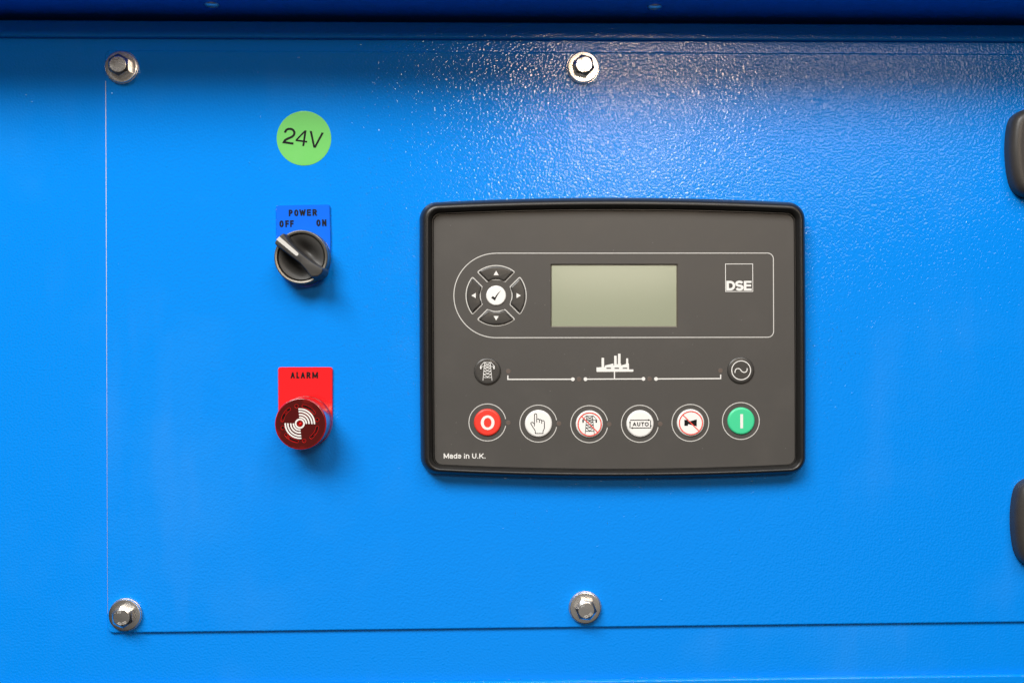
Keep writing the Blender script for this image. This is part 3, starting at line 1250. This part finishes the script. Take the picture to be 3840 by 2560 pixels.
b = mode(2019.3, 1587.4, 'cap_white', 'white round button with a pointing hand', True)
ink = Ink()
hw = 2.8
ink.stroke([z7(*p) for p in [(1108, 408), (1108, 226)] + _el(1126, 226, 18, -18, 180, 360, 10) and
            [(1108, 408), (1108, 227)] + [(1126 - 18 * math.cos(t * PI / 10), 227 - 18 * math.sin(t * PI / 10)) for t in range(11)] + [(1144, 350)]], hw)
ink.stroke([z7(*p) for p in [(1144, 296), (1158, 290), (1174, 292), (1185, 302), (1187, 350)]], hw)
ink.stroke([z7(*p) for p in [(1187, 304), (1202, 302), (1216, 308), (1222, 320), (1222, 366)]], hw)
ink.stroke([z7(*p) for p in [(1222, 322), (1240, 317), (1256, 322), (1264, 336), (1265, 436), (1242, 490), (1242, 520), (1122, 520), (1122, 480), (1056, 376),
                             (1051, 360), (1056, 348), (1072, 343), (1088, 350), (1108, 372)]], hw)
symbol(ink, b, 'soft_ink', TOP, 'hand_symbol')


def banned(ink, cx, cy, dx):
    ink.stroke(circ(cx, cy, 43.2, 64), 4.0, closed=True)
    ink.stroke([(cx - 30.6, cy - 30.6), (cx + 30.6, cy + 30.6)], 3.6)


b = mode(2210.2, 1589.3, 'cap_white', 'white round button with a crossed out pylon', True)
ink = Ink()
pylon(ink, 2210.4, 1592.0, 1 / 4.33, 2.1)
symbol(ink, b, 'soft_ink', TOP, 'pylon_symbol')
ink = Ink()
banned(ink, 2210.2, 1589.3, 0)
symbol(ink, b, 'red_ink', TOP + .00018, 'ban_symbol')

b = mode(2400, 1588, 'cap_white', 'white round button marked AUTO', True)
ink = Ink()
aw = 3.2
for pth, tip in (([(258, 312), (560, 308)], [(546, 292), (578, 309), (548, 326)]), ([(582, 314), (584, 400)], [(567, 396), (601, 394), (586, 428)]),
                 ([(590, 431), (292, 434)], [(300, 416), (268, 434), (300, 450)]), ([(259, 438), (258, 345)], [(242, 352), (258, 325), (276, 352)])):
    ink.stroke([z8(*p) for p in pth], aw)
    ink.poly([z8(*p) for p in tip])
write(ink, 'AUTO', [(z8(a, 0)[0], z8(b_, 0)[0]) for a, b_ in ((300, 358), (370, 420), (432, 482), (490, 552))], z8(0, 404)[1], 62 / 4.2, 3.2)
symbol(ink, b, 'soft_ink', TOP, 'lettering')

b = mode(2589.3, 1584.5, 'cap_white', 'white round button with a crossed out horn', False)
ink = Ink()
ink.poly([z8(*p) for p in [(1113, 306), (1170, 306), (1170, 335), (1308, 298), (1308, 408), (1172, 372), (1170, 400), (1113, 400)]])
symbol(ink, b, 'ink', TOP, 'horn_symbol')
ink = Ink()
banned(ink, 2589.5, 1584.5, 0)
symbol(ink, b, 'red_ink', TOP + .0001, 'ban_symbol')

b = mode(2778.6, 1577.6, 'cap_green', 'green round button marked I', False)
ink = Ink()
ink.poly([z8(*p) for p in [(1992, 217), (2036, 217), (2036, 440), (1992, 440)]])
symbol(ink, b, 'white', TOP, 'letter_symbol')

# ================================================================== DOOR HINGES at the right edge
HD = .0125
left_px = [(3840, 407.5), (3807.6, 419), (3782.4, 441.4), (3772.6, 477.9), (3767.5, 528.4), (3767, 560), (3767.5, 584.5), (3771.7, 635), (3779.6, 680), (3793.6, 716.4),
           (3818.9, 737.4), (3840, 742)]
mx = 3935
left_px = [(x + 10, y) for x, y in left_px]
outl = list(reversed(left_px)) + [(2 * mx - x, y) for x, y in left_px]


def resample(poly, n):
    L = [0]
    for i in range(len(poly)):
        L.append(L[-1] + (Vector(poly[(i + 1) % len(poly)]) - Vector(poly[i])).length)
    out = []
    for k in range(n):
        t = L[-1] * k / n
        for i in range(len(poly)):
            if L[i] <= t <= L[i + 1]:
                f = (t - L[i]) / max(1e-9, L[i + 1] - L[i])
                a, b_ = Vector(poly[i]), Vector(poly[(i + 1) % len(poly)])
                out.append(tuple(a + (b_ - a) * f))
                break
    for _ in range(2):
        out = [tuple((Vector(out[i - 1]) + Vector(out[i]) * 2 + Vector(out[(i + 1) % n])) / 4) for i in range(n)]
    return out


outl = resample(outl, 96)
q = Q(.006)
c = P(3935, 575, 0.006)
hg = thing('door_hinge', 'dark grey plastic hinge cut by the right edge, the upper of the two', 'hinge', (c.x, -PD, c.z),
           'dark plastic hinges at the right edge')
V, Fc = loft(q, [(outl, PD), (outl, HD * .55), (offset(outl, 3), HD * .72), (offset(outl, 11), HD * .88), (offset(outl, 20), HD * .96), (offset(outl, 34), HD)])
build('hinge_cover', V, Fc, 'hinge', hg, smooth=60)
c2 = P(3955, 1957, 0.006)
dup(hg, Vector((c2.x, -PD, c2.z)), R(1.0), 'dark grey plastic hinge cut by the right edge, the lower of the two')
